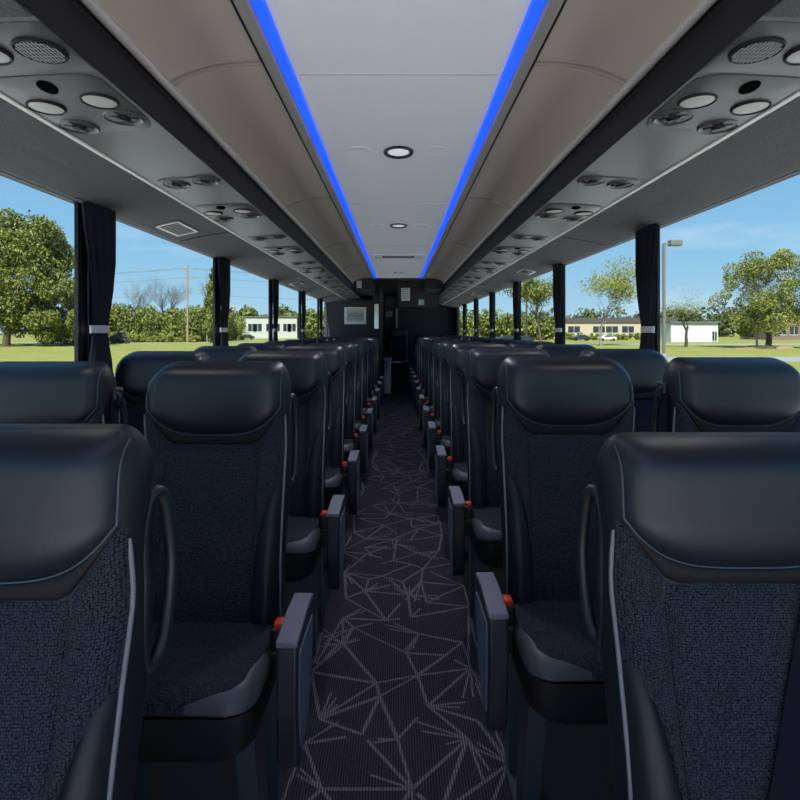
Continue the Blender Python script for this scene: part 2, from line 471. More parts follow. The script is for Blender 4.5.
    # header air grilles
    for k, y in enumerate((2.52, 5.6) if sgn < 0 else (4.45, 7.4)):
        d = MB()
        def hz(x): return Zc(lerp(.520, .541, (1.05 - x) / .132)) if x < 1.05 else Zc(lerp(.520, .488, (x - 1.05) / .14))
        def slab(x0, x1, ya, yb, up, dn, mi):
            d.prism([(sgn * x0, hz(x0) - dn), (sgn * x1, hz(x1) - dn), (sgn * x1, hz(x1) + up), (sgn * x0, hz(x0) + up)], ya, yb, 'y', mi)
        x0, x1, a, b = 1.04, 1.15, y, y + .26
        slab(x0, x1, a, b, .004, .002, 1)
        for q in ((x0, x0 + .01, a, b), (x1 - .01, x1, a, b), (x0, x1, a, a + .012), (x0, x1, b - .012, b)): slab(*q, .002, .006, 0)
        for i in range(9): slab(x0 + .01, x1 - .01, a + .02 + i * .026, a + .026 + i * .026, .001, .004, 2)
        tag(d.build('air_grille', [M['lip'], M['band'], M['ventring']], smooth=False), '%s slatted air grille set above the windows %s of the aisle' % (('nearer', 'farther')[k], side), 'vent', 'air grilles above the windows')

# front strip of filler fabric ahead of the first service panel
# ------------------------------------------------------------------ overhead bins
def bin_profile(n=14):
    pts = []
    for i in range(n + 1):
        t = i / n
        a = t * PI / 2
        pts.append((lerp(.384, .646, math.sin(a * .92) / math.sin(PI / 2 * .92) if 0 else t), .752 - .062 * (t ** 2.6)))
    return pts
for sgn, side in ((-1, 'left'), (1, 'right')):
    for k in range(5):
        y0, y1 = (1.517 * k + .006 if k else Y0), 1.517 * (k + 1) - .006
        ro = thing('overhead_bin', 'brown-grey overhead luggage bin %s of the aisle, %s from the front' % (side, ORD[k]), 'luggage bin', (sgn * .5, (y0 + y1) / 2, Zc(.70)), 'overhead luggage bins')
        off = ro.location
        d = MB(); prof = bin_profile()
        back = [(x + .004, z + .02) for x, z in reversed(prof)]
        d.prism([(sgn * x - off.x, Zc(z) - off.z) for x, z in prof + back], y0 - off.y, y1 - off.y, 'y')
        d.build('bin_door', M['bin'], ro, angle=30)
        g = MB()
        g.prism([(sgn * x - off.x, Zc(z + (-.003 if i < 15 else .006)) - off.z) for i, (x, z) in enumerate(prof + list(reversed(prof)))], y1 - .030 - off.y, y1 - .018 - off.y, 'y')
        g.build('edge_bead', M['bintrim'], ro, angle=30)
        b = MB(); b.prism([(sgn * x - off.x, Zc(z) - off.z) for x, z in ((.41, .778), (.55, .778), (.680, .73), (1.0, .66), (1.0, .795), (.41, .795))], y0 + .01 - off.y, y1 - .01 - off.y, 'y')
        b.build('bin_body', M['dark'], ro, smooth=False)
    # dark end cabinet behind the last bin
    e_ = MB(); e_.box(*sorted((sgn * .40, sgn * 1.0)), 7.60, YE, Zc(.60), Zc(.79))
    struct(e_.build('ceiling_rear_cabinet_' + side, M['rear'], smooth=False))

# ------------------------------------------------------------------ ceiling lamps
for k, y in enumerate((2.25, 3.82, 6.9)):
    ro = thing('ceiling_lamp', 'oval recessed ceiling lamp in a dark ring, %s from the front' % ORD[k], 'lamp', (0, y, Zc(.755)), 'recessed ceiling lamps')
    a = MB(); a.disc((0, 0), .064, .075, 0, 0, prof=[(1.0, .004), (1.0, -.003), (.94, -.008), (.78, -.007), (.70, -.001), (.70, .004)])
    a.build('ring', M['shell'], ro)
    a = MB(); a.disc((0, 0), .045, .053, 0, 0, prof=[(.0001, -.006), (.6, -.005), (1, -.001), (1, .003), (.0001, .003)])
    a.build('lens', M['dome'], ro)
    ld = bpy.data.lights.new('dome_light', 'SPOT'); ld.energy = DOME_POWER * 4; ld.spot_size = math.radians(150); ld.spot_blend = .6; ld.shadow_soft_size = .05
    ld.color = (0.93, 0.95, 1.0)
    lo = bpy.data.objects.new('dome_light', ld); COL.objects.link(lo); lo.parent = ro; lo.location = (0, 0, -.075)
for k, (x, y) in enumerate(((-.165, 2.24), (.165, 2.24), (-.165, 3.82), (.165, 3.82))):
    a = MB(); a.disc((0, 0), .055, .055, 0, 0, prof=[(1, .002), (1, -.0015), (.86, -.0025), (.80, -.0012), (.0001, -.0012)])
    tag(a.build('ceiling_speaker', M['ceil'], loc=(x, y, Zc(.755))), 'faint round white speaker cover %s of the %s ceiling lamp' % (('left', 'right')[k % 2], ORD[k // 2]), 'speaker', 'round ceiling speaker covers')
# escape hatch further back
ro = thing('roof_hatch', 'pale square roof escape hatch with a bar handle in the rear ceiling', 'hatch', (0, 5.5, Zc(.755)))
a = MB(); a.bevbox(-.27, .27, -.26, .26, -.010, .004, .006); a.build('hatch_panel', M['ceil'], ro)
a = MB(); a.bevbox(-.16, .16, -.20, -.16, -.028, -.009, .006); a.build('bar_handle', M['reveal'], ro)
for s in (-1, 1):
    a = MB(); a.bevbox(s * .20 - .03, s * .20 + .03, -.23, -.15, -.030, -.009, .006); a.build('latch', M['seam'], ro)

# ------------------------------------------------------------------ service panels over the seats
def psz(x): return lerp(.556, .543, (abs(x) - .641) / .264)     # channel underside, |x| measured from the centre
def reading_light(ro, x, y, lit):
    z = Zc(psz(x)) - ro.location.z; lx, ly = x - ro.location.x, y - ro.location.y
    a = MB(); a.disc((lx, ly), .040, .040, 0, 0, prof=[(1.08, z + .002), (1.08, z - .005), (1.0, z - .009), (.92, z - .007), (.90, z + .002)])
    o = a.build('reading_light', M['dark'], ro)
    a = MB(); a.disc((lx, ly), .037, .037, 0, 0, prof=[(.0001, z - .010), (.6, z - .009), (1, z - .006), (1, z + .002)])
    a.build('lens', M['lens' if lit is not None else 'lensoff'], o)
    if lit:
        ld = bpy.data.lights.new('reading_lamp', 'SPOT'); ld.energy = READ_POWER; ld.spot_size = math.radians(120); ld.spot_blend = .7; ld.shadow_soft_size = .035
        ld.color = (1.0, 0.98, 0.90)
        lo = bpy.data.objects.new('reading_lamp', ld); COL.objects.link(lo); lo.parent = ro; lo.location = (lx, ly, z - .05)
def air_vent(ro, x, y):
    z = Zc(psz(x)) - ro.location.z; lx, ly = x - ro.location.x, y - ro.location.y
    a = MB(); a.disc((lx, ly), .044, .044, 0, 0, prof=[(1.12, z + .002), (1.12, z - .005), (1.04, z - .009), (.95, z - .005), (.86, z - .003)])
    o = a.build('air_vent', M['ventring'], ro)
    a = MB(); a.disc((lx, ly), .040, .040, 0, 0, prof=[(1, z + .001), (.98, z - .003), (.70, z + .001), (.0001, z + .001)])
    a.disc((lx, ly), .017, .017, 0, 0, prof=[(1, z + .001), (.95, z - .012), (.6, z - .015), (.0001, z - .013)])
    for k in range(3):
        t = k * PI / 3 + .4
        a.tube([(lx - .034 * math.cos(t), ly - .034 * math.sin(t), z - .004), (lx + .034 * math.cos(t), ly + .034 * math.sin(t), z - .004)], .0035, 6)
    a.build('nozzle', M['black'], o)
def plate(sgn, xa, xb, ya, yb, ra, rb, drop, name_parent, nm='panel'):
    """smooth plate on the channel; ra / rb = how far the near / far ends bow out"""
    n = 16; poly = []
    for i in range(n + 1):
        t = i / n * 2 - 1
        poly.append((lerp(xa, xb, i / n), yb + rb * math.sqrt(max(0, 1 - t ** 4)) - rb))
    for i in range(n + 1):
        t = i / n * 2 - 1
        poly.append((lerp(xb, xa, i / n), ya - ra * math.sqrt(max(0, 1 - t ** 4)) + ra))
    m = MB(); o = name_parent.location; N = len(poly)
    cx, cy = (xa + xb) / 2, (ya + yb) / 2
    def ring(f, dz): return [(sgn * lerp(cx, x, f) - o.x, lerp(cy, y, f) - o.y, Zc(psz(lerp(cx, x, f))) - o.z + dz) for x, y in poly]
    rings = [ring(1, .002), ring(1, -drop * .5), ring(.975, -drop), ring(.5, -drop)]
    vs = sum(rings, [])
    fs = [(j * N + i, j * N + (i + 1) % N, (j + 1) * N + (i + 1) % N, (j + 1) * N + i) for j in range(3) for i in range(N)]
    fs.append(tuple(range(3 * N, 4 * N)))
    m.add(vs, fs)
    return m.build(nm, M['psu'], name_parent, angle=50)
for sgn, side in ((-1, 'left'), (1, 'right')):
    for k in range(9):
        y = 1.28 + 1.165 * k
        ro = thing('service_panel', 'grey reading-light service panel %s of the aisle, %s from the front' % (side, ORD[k]), 'service panel', (sgn * .77, y, Zc(.55)), 'overhead service panels')
        plate(sgn, .652, .896, y - .135, y + .185, .03, .07, .004, ro)
        a = MB(); z = Zc(psz(.785)) - ro.location.z - .0045
        a.prism([(.0 + .020 * sgn * math.cos(t) + sgn * (.785 - .77) + sgn * .006 * math.sin(t), -.086 + .033 * math.sin(t)) for t in [2 * PI * i / 20 for i in range(20)]], z - .001, z + .003, 'z')
        a.build('call_button_shade', M['recess_shade'], ro)  # flat black oval; the shade of the button hollow is its colour
        reading_light(ro, sgn * .852, y + .012, k < 3)
        reading_light(ro, sgn * .712, y - .008, k < 3)
        air_vent(ro, sgn * .846, y + .135)
        air_vent(ro, sgn * .706, y + .092)
    for k in range(8):
        y = 1.965 + 1.165 * k
        ro = thing('nozzle_panel', 'oval grey twin air nozzle panel %s of the aisle, %s from the front' % (side, ORD[k]), 'air nozzle panel', (sgn * .77, y, Zc(.55)), 'overhead air nozzle panels')
        plate(sgn, .655, .885, y - .055, y + .055, .05, .05, .004, ro)
        air_vent(ro, sgn * .822, y + .012)
        air_vent(ro, sgn * .708, y - .010)
    # speaker panel at the front
    ro = thing('speaker_panel', 'grey panel with a round ribbed speaker grille %s of the aisle' % side, 'speaker', (sgn * .77, 1.03, Zc(.55)), 'overhead speaker panels')
    plate(sgn, .645, .900, .955, 1.140, .002, .002, .003, ro)
    z = Zc(psz(.70)) - ro.location.z
    a = MB(); a.disc((sgn * (.70 - .77), .015), .045, .045, 0, 0, prof=[(1.06, z + .001), (1.06, z - .007), (1.0, z - .009), (.94, z - .005), (.0001, z - .004)])
    so = a.build('speaker_grille', M['dark'], ro)
    a = MB()
    for i in range(-5, 6):
        hw = math.sqrt(max(0, .041 ** 2 - (i * .0074) ** 2))
        a.box(sgn * -.07 + i * .0074 - .0018, sgn * -.07 + i * .0074 + .0018, .015 - hw, .015 + hw, z - .009, z - .004)
        if i % 2 == 0: a.box(sgn * -.07 - hw, sgn * -.07 + hw, .015 + i * .0074 - .0015, .015 + i * .0074 + .0015, z - .0085, z - .004)
    a.build('rib', M['ventring'], so, smooth=False)
    reading_light(ro, sgn * .805, 1.045, None)
    f_ = MB(); f_.prism([(sgn * x, Zc(z)) for x, z in ((.645, .5535), (.903, .5408), (.903, .55), (.645, .56))], Y0, .94, 'y')
    struct(f_.build('ceiling_filler_' + side, M['header'], smooth=False))

# ------------------------------------------------------------------ aisle carpet with shard lines
cp = MB(); CX = .315
cp.box(-CX, CX, 0.35, 11.5, 0.0, 0.008, 0)
rc = random.Random(21)
pts = []
ny, nx = 78, 4
for j in range(ny):
    for i in range(nx):
        pts.append(Vector((-CX + (i + .5 + rc.uniform(-.48, .48) + (.25 if j % 2 else -.25)) * 2 * CX / nx, clamp(.36 + (j + .5 + rc.uniform(-.48, .48)) * 11.1 / ny, .37, 11.48))))
pts = [Vector((clamp(p.x, -CX + .005, CX - .005), p.y)) for p in pts]
_, edges, faces, *_r = geometry.delaunay_2d_cdt(pts, [], [], 0, 1e-5)
VV = _[:]
es = set()
for f in faces:
    for i in range(3):
        es.add(tuple(sorted((f[i], f[(i + 1) % 3]))))
def carpet_line(a, b, w):
    d = (b - a); 
    if d.length < .03: return
    n = Vector((-d.y, d.x)).normalized() * w
    z = .0083 + rc.random() * .0012
    cp.add([(a.x + n.x, a.y + n.y, z), (a.x - n.x, a.y - n.y, z), (b.x - n.x, b.y - n.y, z), (b.x + n.x, b.y + n.y, z)], [(0, 1, 2, 3)], 1)
for a, b in sorted(es):
    if rc.random() < .34: continue
    A, B = VV[a], VV[b]
    if (A - B).length > .46: continue
    t1 = 1.0 if rc.random() < .75 else rc.uniform(.55, .9)
    carpet_line(A, A.lerp(B, t1), rc.uniform(.0042, .0064))
for _i in range(230):            # narrow fan shards
    A = VV[rc.randrange(len(VV))]; t = rc.uniform(0, 2 * PI); l_ = rc.uniform(.08, .20)
    for q in range(rc.choice((1, 2, 2))):
        B = A + Vector((math.cos(t + q * .22), math.sin(t + q * .22))) * l_ * rc.uniform(.7, 1)
        if abs(B.x) < CX - .004 and .36 < B.y < 11.45: carpet_line(A, B, .0040)
tag(cp.build('aisle_carpet', [M['carpet'], M['line']], smooth=False), 'dark aisle carpet runner patterned with pale shard lines between the seats', 'carpet')

# ------------------------------------------------------------------ seats
SW, SL = .198, .705          # half width and length of the backrest
ZB = .43
REC = math.radians(10)
AS = 1                        # which side of the seat faces the aisle (+1 / -1)
def corner(x): return (.040, .075) if x * AS > 0 else (.092, .105)
def ytop(x):                  # how far up the outline reaches at x
    rx, rz = corner(x)
    a = abs(x) - (SW - rx)
    return SL if a <= 0 else SL - rz * (1 - math.sqrt(max(0, 1 - (min(a, rx) / rx) ** 2)))
def halfw(s, side=1):         # half width of the outline on that side
    rx, rz = corner(side)
    a = s - (SL - rz)
    w = SW - .006 * clamp(1 - s / .3)
    return w if a <= 0 else w - rx * (1 - math.sqrt(max(0, 1 - (min(a, rz) / rz) ** 2)))
def spine(s):
    """centre line of the back: y, z"""
    y = s * math.sin(REC); z = ZB + s * math.cos(REC)
    y += -.016 * math.exp(-((s - .20) / .14) ** 2) - .030 * clamp((s - .46) / .14) ** 2 * (3 - 2 * clamp((s - .46) / .14))
    y -= .10 * max(0, s - .60)
    return y, z
def q_(e): e = clamp(e); return math.sqrt(1 - (1 - e) ** 2)
def front(x, s, off=0.0):
    hw_ = halfw(s, x)
    h = .052 * q_((hw_ - abs(x)) / .045) * q_((SL - s) / .045)
    bol = .018 * clamp((abs(x) / SW - .55) / .3) * clamp((.48 - s) / .1)     # raised side bolsters
    y, z = spine(s)
    return Vector((x, y - h - bol * q_((hw_ - abs(x)) / .05) - off, z))
def backp(x, s, off=0.0):
    h = .050 * q_((halfw(s, x) - abs(x)) / .04) * q_((SL - s) / .06)
    y, z = spine(s)
    return Vector((x, y + h + off, z))
WP = SW - .016
WPA = SW - .019
def s_low(x): return .510 + .078 * (abs(x) / WP) ** 3.6
def s_band(x):
    a = abs(x) / WP
    return .484 if a < .62 else lerp(.484, .578, ((a - .62) / .38) ** 1.1)
def edgef(p, q, k=8): return (1 - abs(2 * p - 1) ** k) * (1 - abs(2 * q - 1) ** k)
def ease(t): return .5 - .5 * math.cos(PI * t)

def patch(name, m, parent, x0, x1, lo, hi, puff, base=-.002, nu=14, nv=14, k=8, fn=front):
    """cushioned panel on the backrest between x0..x1 and the curves lo(x)..hi(x)"""
    g = MB()
    def P(u, v):
        u2, v2 = ease(u), ease(v)
        x = lerp(x0, x1, u2); s = lerp(lo(x), hi(x), v2)
        return fn(x, s, base + (puff - base) * edgef(u2, v2, k))
    g.grid(P, nu, nv)
    return g.build(name, m, parent, angle=80)

def make_seat(sgn, kind):
    """sgn=-1: left of the aisle (aisle side is +x); kind 'aisle' or 'window' or 'rear'"""
    a = -sgn                     # direction of the aisle
    global AS
    AS = a
    ro = thing('coach_seat', 'seat', 'seat')
    # backrest body
    b = MB()
    def X(u, s): return halfw(s, u - .5) * math.sin((u - .5) * PI)
    S_ = lambda v: SL * math.sin(v * PI / 2) ** .9
    nu, nv = 30, 26
    b.grid(lambda u, v: front(X(u, S_(v)), S_(v), -.002), nu, nv)
    b.grid(lambda u, v: backp(X(u, S_(v)), S_(v)), nu, nv)
    body = b.build('backrest', M['vinyl'], ro, angle=60, weld=True)
    # panels
    top = lambda x: ytop(x) - .004
    pad = patch('headrest', M['leather'], ro, *sorted((-a * WP, a * WPA)), s_low, top, .016, nu=28, nv=18, k=7)
    st = MB()
    pl, pr = sorted((-a * WP, a * WPA))
    path = [front(pl, s, .0) for s in [lerp(ytop(pl) - .006, s_low(pl), i / 8) for i in range(9)]]
    path += [front(x, s_low(x) - .001, .0) for x in [lerp(pl, pr, i / 30) for i in range(1, 30)]]
    path += [front(pr, s, .0) for s in [lerp(s_low(pr), ytop(pr) - .006, i / 8) for i in range(9)]]
    st.tube(path, .0017, 6); st.build('seam_piping', M['stitch'], pad, angle=80)
    patch('headrest_border', M['band'], ro, -WP, WP, s_band, lambda x: s_low(x) - .001, .004, nu=26, nv=6, k=6)
    xc = .122
    patch('back_panel', M['weave'], ro, -xc, xc, lambda x: .0, s_band, .007, nu=18, nv=22, k=14)
    def sw(x):
        t = clamp((abs(x) - xc) / (SW - .012 - xc)); return .03 + .345 * math.sqrt(1 - (1 - t) ** 2)
    xo = SW - .010
    for s in (-1, 1):
        x0, x1 = sorted((s * xc, s * xo))
        patch('side_panel', M['weave'], ro, x0, x1, sw, lambda x: s_band(min(abs(x), WP)) - .001, .007, nu=8, nv=18, k=10)
        patch('bolster', M['vinyl'], ro, x0, x1, lambda x: 0.0, lambda x: sw(x) - .001, .006, nu=8, nv=16, k=8)
        p = MB(); pp = [front(s * (SW - .0075), lerp(.0, .562, i / 24), .004) for i in range(25)]
        p.tube(pp, [.0030] * 12 + [.0034] * 12 + [.002], 8); p.build('piping', M['piping'], ro, angle=80)
    # back shell, gusset strip and grab handle
    g = MB()
    g.grid(lambda u, v: backp(.94 * X(u, .02 + .66 * v), .02 + .66 * v, .012 * q_(min(u, 1 - u) / .1) * q_(min(v, 1 - v) / .08)), 18, 18)
    g.build('back_shell', M['shell'], ro, angle=70)
    if kind != 'rear':
        h = MB(); pts = []
        for i in range(36):
            t = 2 * PI * i / 36
            s = .485 + .120 * abs(math.sin(t)) ** .8 * (1 if math.sin(t) > 0 else -1)
            y, z = spine(s)
            pts.append((a * (SW - .007 + .010 * clamp(math.cos(t) + .4)), y + .026 + .032 * math.cos(t), z))
        h.tube(pts, .0095, 8, closed=True); h.build('grab_handle', M['shell'], ro, angle=80)
    # cushion
    CW, yf, yb = .205, -.355, .03
    def ctop(x, y):
        z = .470 + .022 * (-y / .355)
        ex = (CW - abs(x)) / .035; ey = (y - yf) / .05
        return z - .040 * (1 - q_(ex) * q_(ey))
    c = MB()
    def C(u, v):
        x = CW * math.sin((u - .5) * PI); y = lerp(yf, yb, 1 - math.cos(v * PI / 2))
        if v < .02: pass
        # rounded front corners
        cr = .06; ay = y - yf
        lim = CW if ay > cr else CW - cr + math.sqrt(max(0, cr * cr - (cr - ay) ** 2))
        x *= lim / CW
        z = ctop(x * CW / lim, y) + .006 * math.cos(x / CW * PI / 2) - .004 * math.exp(-((y + .17) / .012) ** 2) * clamp(1.3 - abs(x) / .13)
        return Vector((x, y, z))
    c.grid(C, 26, 26)
    c.build('cushion', M['weaveflat'], ro, angle=80)
    # valance under the cushion
    def outline(ins, n=8):
        w = CW - ins; cr = .06; o = [(-w, yb)]
        o += [(-w + cr - cr * math.cos(t), yf + ins + cr - cr * math.sin(t)) for t in [i / n * PI / 2 for i in range(n + 1)]]
        o += [(w - cr + cr * math.sin(t), yf + ins + cr - cr * math.cos(t)) for t in [i / n * PI / 2 for i in range(n + 1)]]
        return o + [(w, yb)]
    vl = MB(); O1, O2, O3 = outline(-.001), outline(.004), outline(.02)
    n = len(O1)
    vs = [(x, y, .470 + .022 * (-y / .355) - .040) for x, y in O1] + [(x, y, .375) for x, y in O2] + [(x, y, .352) for x, y in O3]
    fs = [(j * n + i, j * n + (i + 1) % n, (j + 1) * n + (i + 1) % n, (j + 1) * n + i) for j in range(2) for i in range(n)] + [tuple(range(2 * n, 3 * n))]
    vl.add(vs, fs); vl.build('cushion_base', M['valance'], ro, angle=50)
    # grey vinyl wedge round the aisle front corner
    for s in ((a,) if kind != 'rear' else (-1, 1)):
        w = MB()
        def T(u, v):
            # outer path from the side to the front
            if u < .5:
                y = lerp(-.10, yf + .06, u / .5); xo_, yo_ = CW, y
            elif u < .75:
                t = (u - .5) / .25 * PI / 2; xo_, yo_ = CW - .06 + .06 * math.cos(t), yf + .06 - .06 * math.sin(t)
            else:
                xo_, yo_ = lerp(CW - .06, .075, (u - .75) / .25), yf
            ins = .025 * math.sin(PI * clamp(u) ** 1.15) ** 1.3 + .004
            t = clamp((u - .40) / .42) * PI / 2
            xi_, yi_ = xo_ - ins * math.cos(t), yo_ + ins * math.sin(t)
            v = 1 - math.cos(v * PI / 2)
            x, y = lerp(xo_, xi_, v), lerp(yo_, yi_, v)
            x, y = min(x, CW), max(y, yf)
            cr = .06; ay = y - yf
            lim = CW if ay > cr else CW - cr + math.sqrt(max(0, cr * cr - (cr - ay) ** 2))
            xx = min(x, lim)
            z = ctop(min(xx * CW / lim, CW), y) + .006 * math.cos(xx / CW * PI / 2) + .003
            return Vector((s * xx, y, z))
        w.grid(T, 60, 14); w.build('cushion_trim', M['trim'], ro, angle=80)
    # buckle on the aisle side
    bx = a * .212
    k = MB(); k.bevbox(bx - .018, bx + .018, -.150, -.085, .43, .512, .007); bo = k.build('belt_buckle', M['black'], ro)
    k = MB(); k.bevbox(bx - .010, bx + .012, -.146, -.112, .500, .524, .004); k.build('release_button', M['red'], bo)['label'] = 'red release button'
    if kind == 'aisle':
        # armrest end panel that swings on the aisle side
        x0, x1 = sorted((a * .247, a * .290))
        def side(yz, xa, xb, name, m, bev=.006):
            p = MB(); p.prism(yz, xa, xb, 'x'); o = p.build(name, m, ro, angle=35)
            md = o.modifiers.new('soft', 'BEVEL'); md.width = bev; md.segments = 3; md.limit_method = 'ANGLE'; md.angle_limit = math.radians(40)
            return o
        poly = [(-.315, .572), (-.318, .44), (-.312, .335), (-.285, .300), (-.255, .310)]
        poly += [(-.255 + .150 * math.sin(t), .310 + .235 * (1 - math.cos(t))) for t in [i / 8 * PI / 2 for i in range(1, 9)]]
        poly += [(-.118, .578), (-.20, .583)]
        o = side(poly, x0, x1, 'armrest', M['arm'])
        side([(-.316, .566), (-.316, .578), (-.20, .589), (-.118, .584), (-.118, .572), (-.20, .577)], x0 - .001, x1 + .001, 'armrest_pad', M['armpad'], .003)
        lens = [(-.295, .545), (-.297, .44), (-.285, .345), (-.262, .335)] + [(-.262 + .132 * math.sin(t), .335 + .205 * (1 - math.cos(t))) for t in [i / 8 * PI / 2 for i in range(1, 9)]]
        xa, xb = sorted((a * .2885, a * .293))
        p = MB(); p.prism(lens, xa, xb, 'x'); p.build('side_sheen', M['armsheen'], o, angle=35)  # lens-shaped sheen on the armrest side, put into a lighter colour
        x2, x3 = sorted((a * .200, a * .250))
        side([(-.16, .40), (-.16, .46), (-.06, .50), (.02, .46), (.02, .38)], x2, x3, 'armrest_bracket', M['black'], .004)
    # supports down to the floor
    for s, nm in ((a, 'leg'), (-a, 'leg')):
        p = MB(); x0, x1 = sorted((s * .150, s * .192))
        p.prism([(-.28, .36), (-.19, .36), (-.14, .02), (-.20, .02)], x0, x1, 'x')
        p.box(x0 - .006, x1 + .006, -.25, -.04, 0.0, .022)
        p.box(x0, x1, -.05, .0, .015, .40)
        p.build(nm, M['legm'], ro, smooth=False)
    if kind == 'window':
        gd = MB(); y, z = spine(.60)
        pts = [(a * (SW - .004 + .026 * (.5 + .5 * math.cos(t))), y + .004, z + .018 * math.sin(t)) for t in [2 * PI * i / 14 for i in range(14)]]
        gd.tube(pts, .004, 7, closed=True); 
        gd.bevbox(*sorted((a * (SW - .010), a * (SW + .012))), y + .0, y + .040, z - .03, z + .03, .006)
        gd.build('belt_guide', M['black'], ro)
        pts = []
        bt = MB()
        def B(u, v):
            s = lerp(.60, .02, v); y, z = spine(s)
            return Vector((a * (SW + .010 + .004 * math.sin(v * 3)), y - .005 - .05 * v + lerp(-.02, .02, u), z))
        bt.grid(B, 2, 14); bt.build('seat_belt', M['belt'], ro)
    return ro

protos = {}
def seat_at(sgn, kind, x, y, label, zs=1.0, z=0.0):
    key = (sgn, kind)
    if key not in protos: protos[key] = o = make_seat(sgn, kind)
    else: o = copy_tree(protos[key])
    o.location = (x, y, z); o.scale = (1, 1, zs)
    tag(o, label, 'seat', 'rows of coach seats')
    return o
PITCH = .77
for sgn, side, base, ax, wx in ((-1, 'left', .635, -.497, -.99), (1, 'right', .735, .492, .99)):
    ROWS = 10 if sgn < 0 else 13
    for k in range(ROWS):
        y = base + PITCH * k
        zs = 1.010 if sgn < 0 else 1.018; x = ax
        if k == 0: zs = .974 if sgn < 0 else .947; x = -.530 if sgn < 0 else .502
        row = ORD[k] if k < ROWS - 1 else 'last'
        s1 = seat_at(sgn, 'aisle', x, y, 'dark leather-topped woven aisle seat in the %s row %s of the aisle' % (row, side), zs)
        if k == 0 and sgn > 0: first_right = s1
        if k > 0:
            seat_at(sgn, 'window', wx, y, 'dark leather-topped woven window seat in the %s row %s of the aisle' % (row, side), 1.010 if sgn < 0 else 1.016)
# rear centre seat on the platform
rs = seat_at(1, 'rear', -.01, 11.05, 'dark seat facing down the aisle at the centre of the rear wall', z=.15)
for ch in list(rs.children):
    if ch.name.startswith('leg'): bpy.data.objects.remove(ch)
p = MB(); p.box(-.19, .19, -.30, .03, -.142, .36); p.build('plinth', M['valance'], rs, smooth=False)
p = MB(); p.bevbox(-.17, .17, -.372, -.354, .435, .455, .005); p.build('metal_trim', M['chrome'], rs)
for s in (-1, 1):
    p = MB(); p.bevbox(s * .235 - .022, s * .235 + .022, -.30, .02, .60, .64, .012); p.box(s * .235 - .012, s * .235 + .012, -.03, .03, -.142, .61)
    p.box(*sorted((s * .18, s * .245)), -.03, .02, .38, .42)
    p.build('armrest', M['shell'], rs)

# shoulder belt lying over the first right-hand aisle seat
bt = MB()
def SB(u, v):
    s = lerp(.53, .0, v)
    x = lerp(.118, -.076, v) + lerp(-.027, .027, u)
    return front(min(x, SW - .004), s, .020 - .006 * abs(2 * u - 1))
bt.grid(SB, 4, 24); bt.build('seat_belt', M['belt'], first_right)

# ------------------------------------------------------------------ rear wall
rw = MB(); rw.box(-W, W, YE, YE + .05, 0, Zc(.79)); struct(rw.build('wall_rear', M['rear'], smooth=False))
hd = MB(); hd.box(-.40, .40, 7.63, 7.70, Zc(.735), Zc(.79)); hd.box(-.40, .40, 7.70, YE, Zc(.775), Zc(.79))
hd.box(.0, .64, 8.45, 8.75, Zc(.385), Zc(.775)); struct(hd.build('ceiling_rear_header', M['rear'], smooth=False))
lw = MB(); lw.box(-1.213, -.435, 9.14, YE, 0, Zc(.53)); struct(lw.build('wall_lavatory', M['rear2'], smooth=False))
cm = MB(); cm.box(-.435, -.315, 9.08, YE, 0, Zc(.77)); struct(cm.build('wall_lavatory_column', M['rear'], smooth=False))
rp = MB(); rp.box(-.02, 1.213, 11.44, YE, 0, Zc(.535)); rp.box(-.02, 1.213, 11.42, 11.44, Zc(.485), Zc(.51), 1)
struct(rp.build('wall_rear_panel', [M['rear2'], M['dark']], smooth=False))
dr = MB(); dr.box(-.285, -.065, 11.47, 11.52, 0, Zc(.74))
do = struct(dr.build('door_1', M['rear2'], smooth=False))
p = MB(); p.box(-.055, -.025, 11.38, 11.44, Zc(.02), Zc(.47)); p.build('edge_strip', M['lip'], do, smooth=False)
p = MB()
for i in range(4):
    for j in range(2):
        p.bevbox(-.265 + i * .038, -.238 + i * .038, 11.455, 11.471, Zc(.32 + j * .06), Zc(.36 + j * .06), .003)
p.build('push_plate', M['paper_light'], do, smooth=False)
p = MB(); p.box(-.312, -.285, 11.44, 11.54, 0, Zc(.77)); p.box(-.065, -.045, 11.44, 11.54, 0, Zc(.77)); p.box(-.312, -.045, 11.44, 11.54, Zc(.74), Zc(.77)); p.build('door_frame', M['dark'], do, smooth=False)
mr = thing('wall_mirror', 'narrow upright imitation window mirror strip on the dark column beside the lavatory wall', 'mirror', (-.375, 9.08, Zc(.25)))  # reflective strip added to imitate the outdoors glimpsed through a window
p = MB(); p.bevbox(-.042, .042, -.012, 0, -.22, .22, .004); p.build('frame', M['dark'], mr)
p = MB(); p.box(-.036, .036, -.0135, -.011, -.21, .21); p.build('glimpse_pane', M['mirror'], mr, smooth=False)
pc = thing('framed_picture', 'white framed grey picture hanging on the dark lavatory wall', 'picture', (-.74, 9.14, Zc(.262)))
p = MB(); p.bevbox(-.185, .185, -.016, 0, -.145, .145, .004); p.build('frame', M['white'], pc, smooth=False)
p = MB(); p.box(-.150, .150, -.0175, -.015, -.105, .12); p.build('print', M['paper_light'], pc, smooth=False)
p = MB()
for i in range(7):
    h = (.06, .09, .075, .10, .085, .065, .08)[i]; p.box(-.13 + i * .038, -.098 + i * .038, -.0185, -.0165, -.03, -.03 + h)
p.box(-.14, .14, -.0185, -.0165, -.065, -.045); p.build('print_detail', M['paper_grey'], pc, smooth=False)
nt_ = thing('notice', 'white paper notice with grey lines on the dark rear header', 'notice', (.112, 8.45, Zc(.58)))
p = MB(); p.box(-.068, .068, -.006, 0, -.10, .10); p.build('sheet', M['white'], nt_, smooth=False)
p = MB()
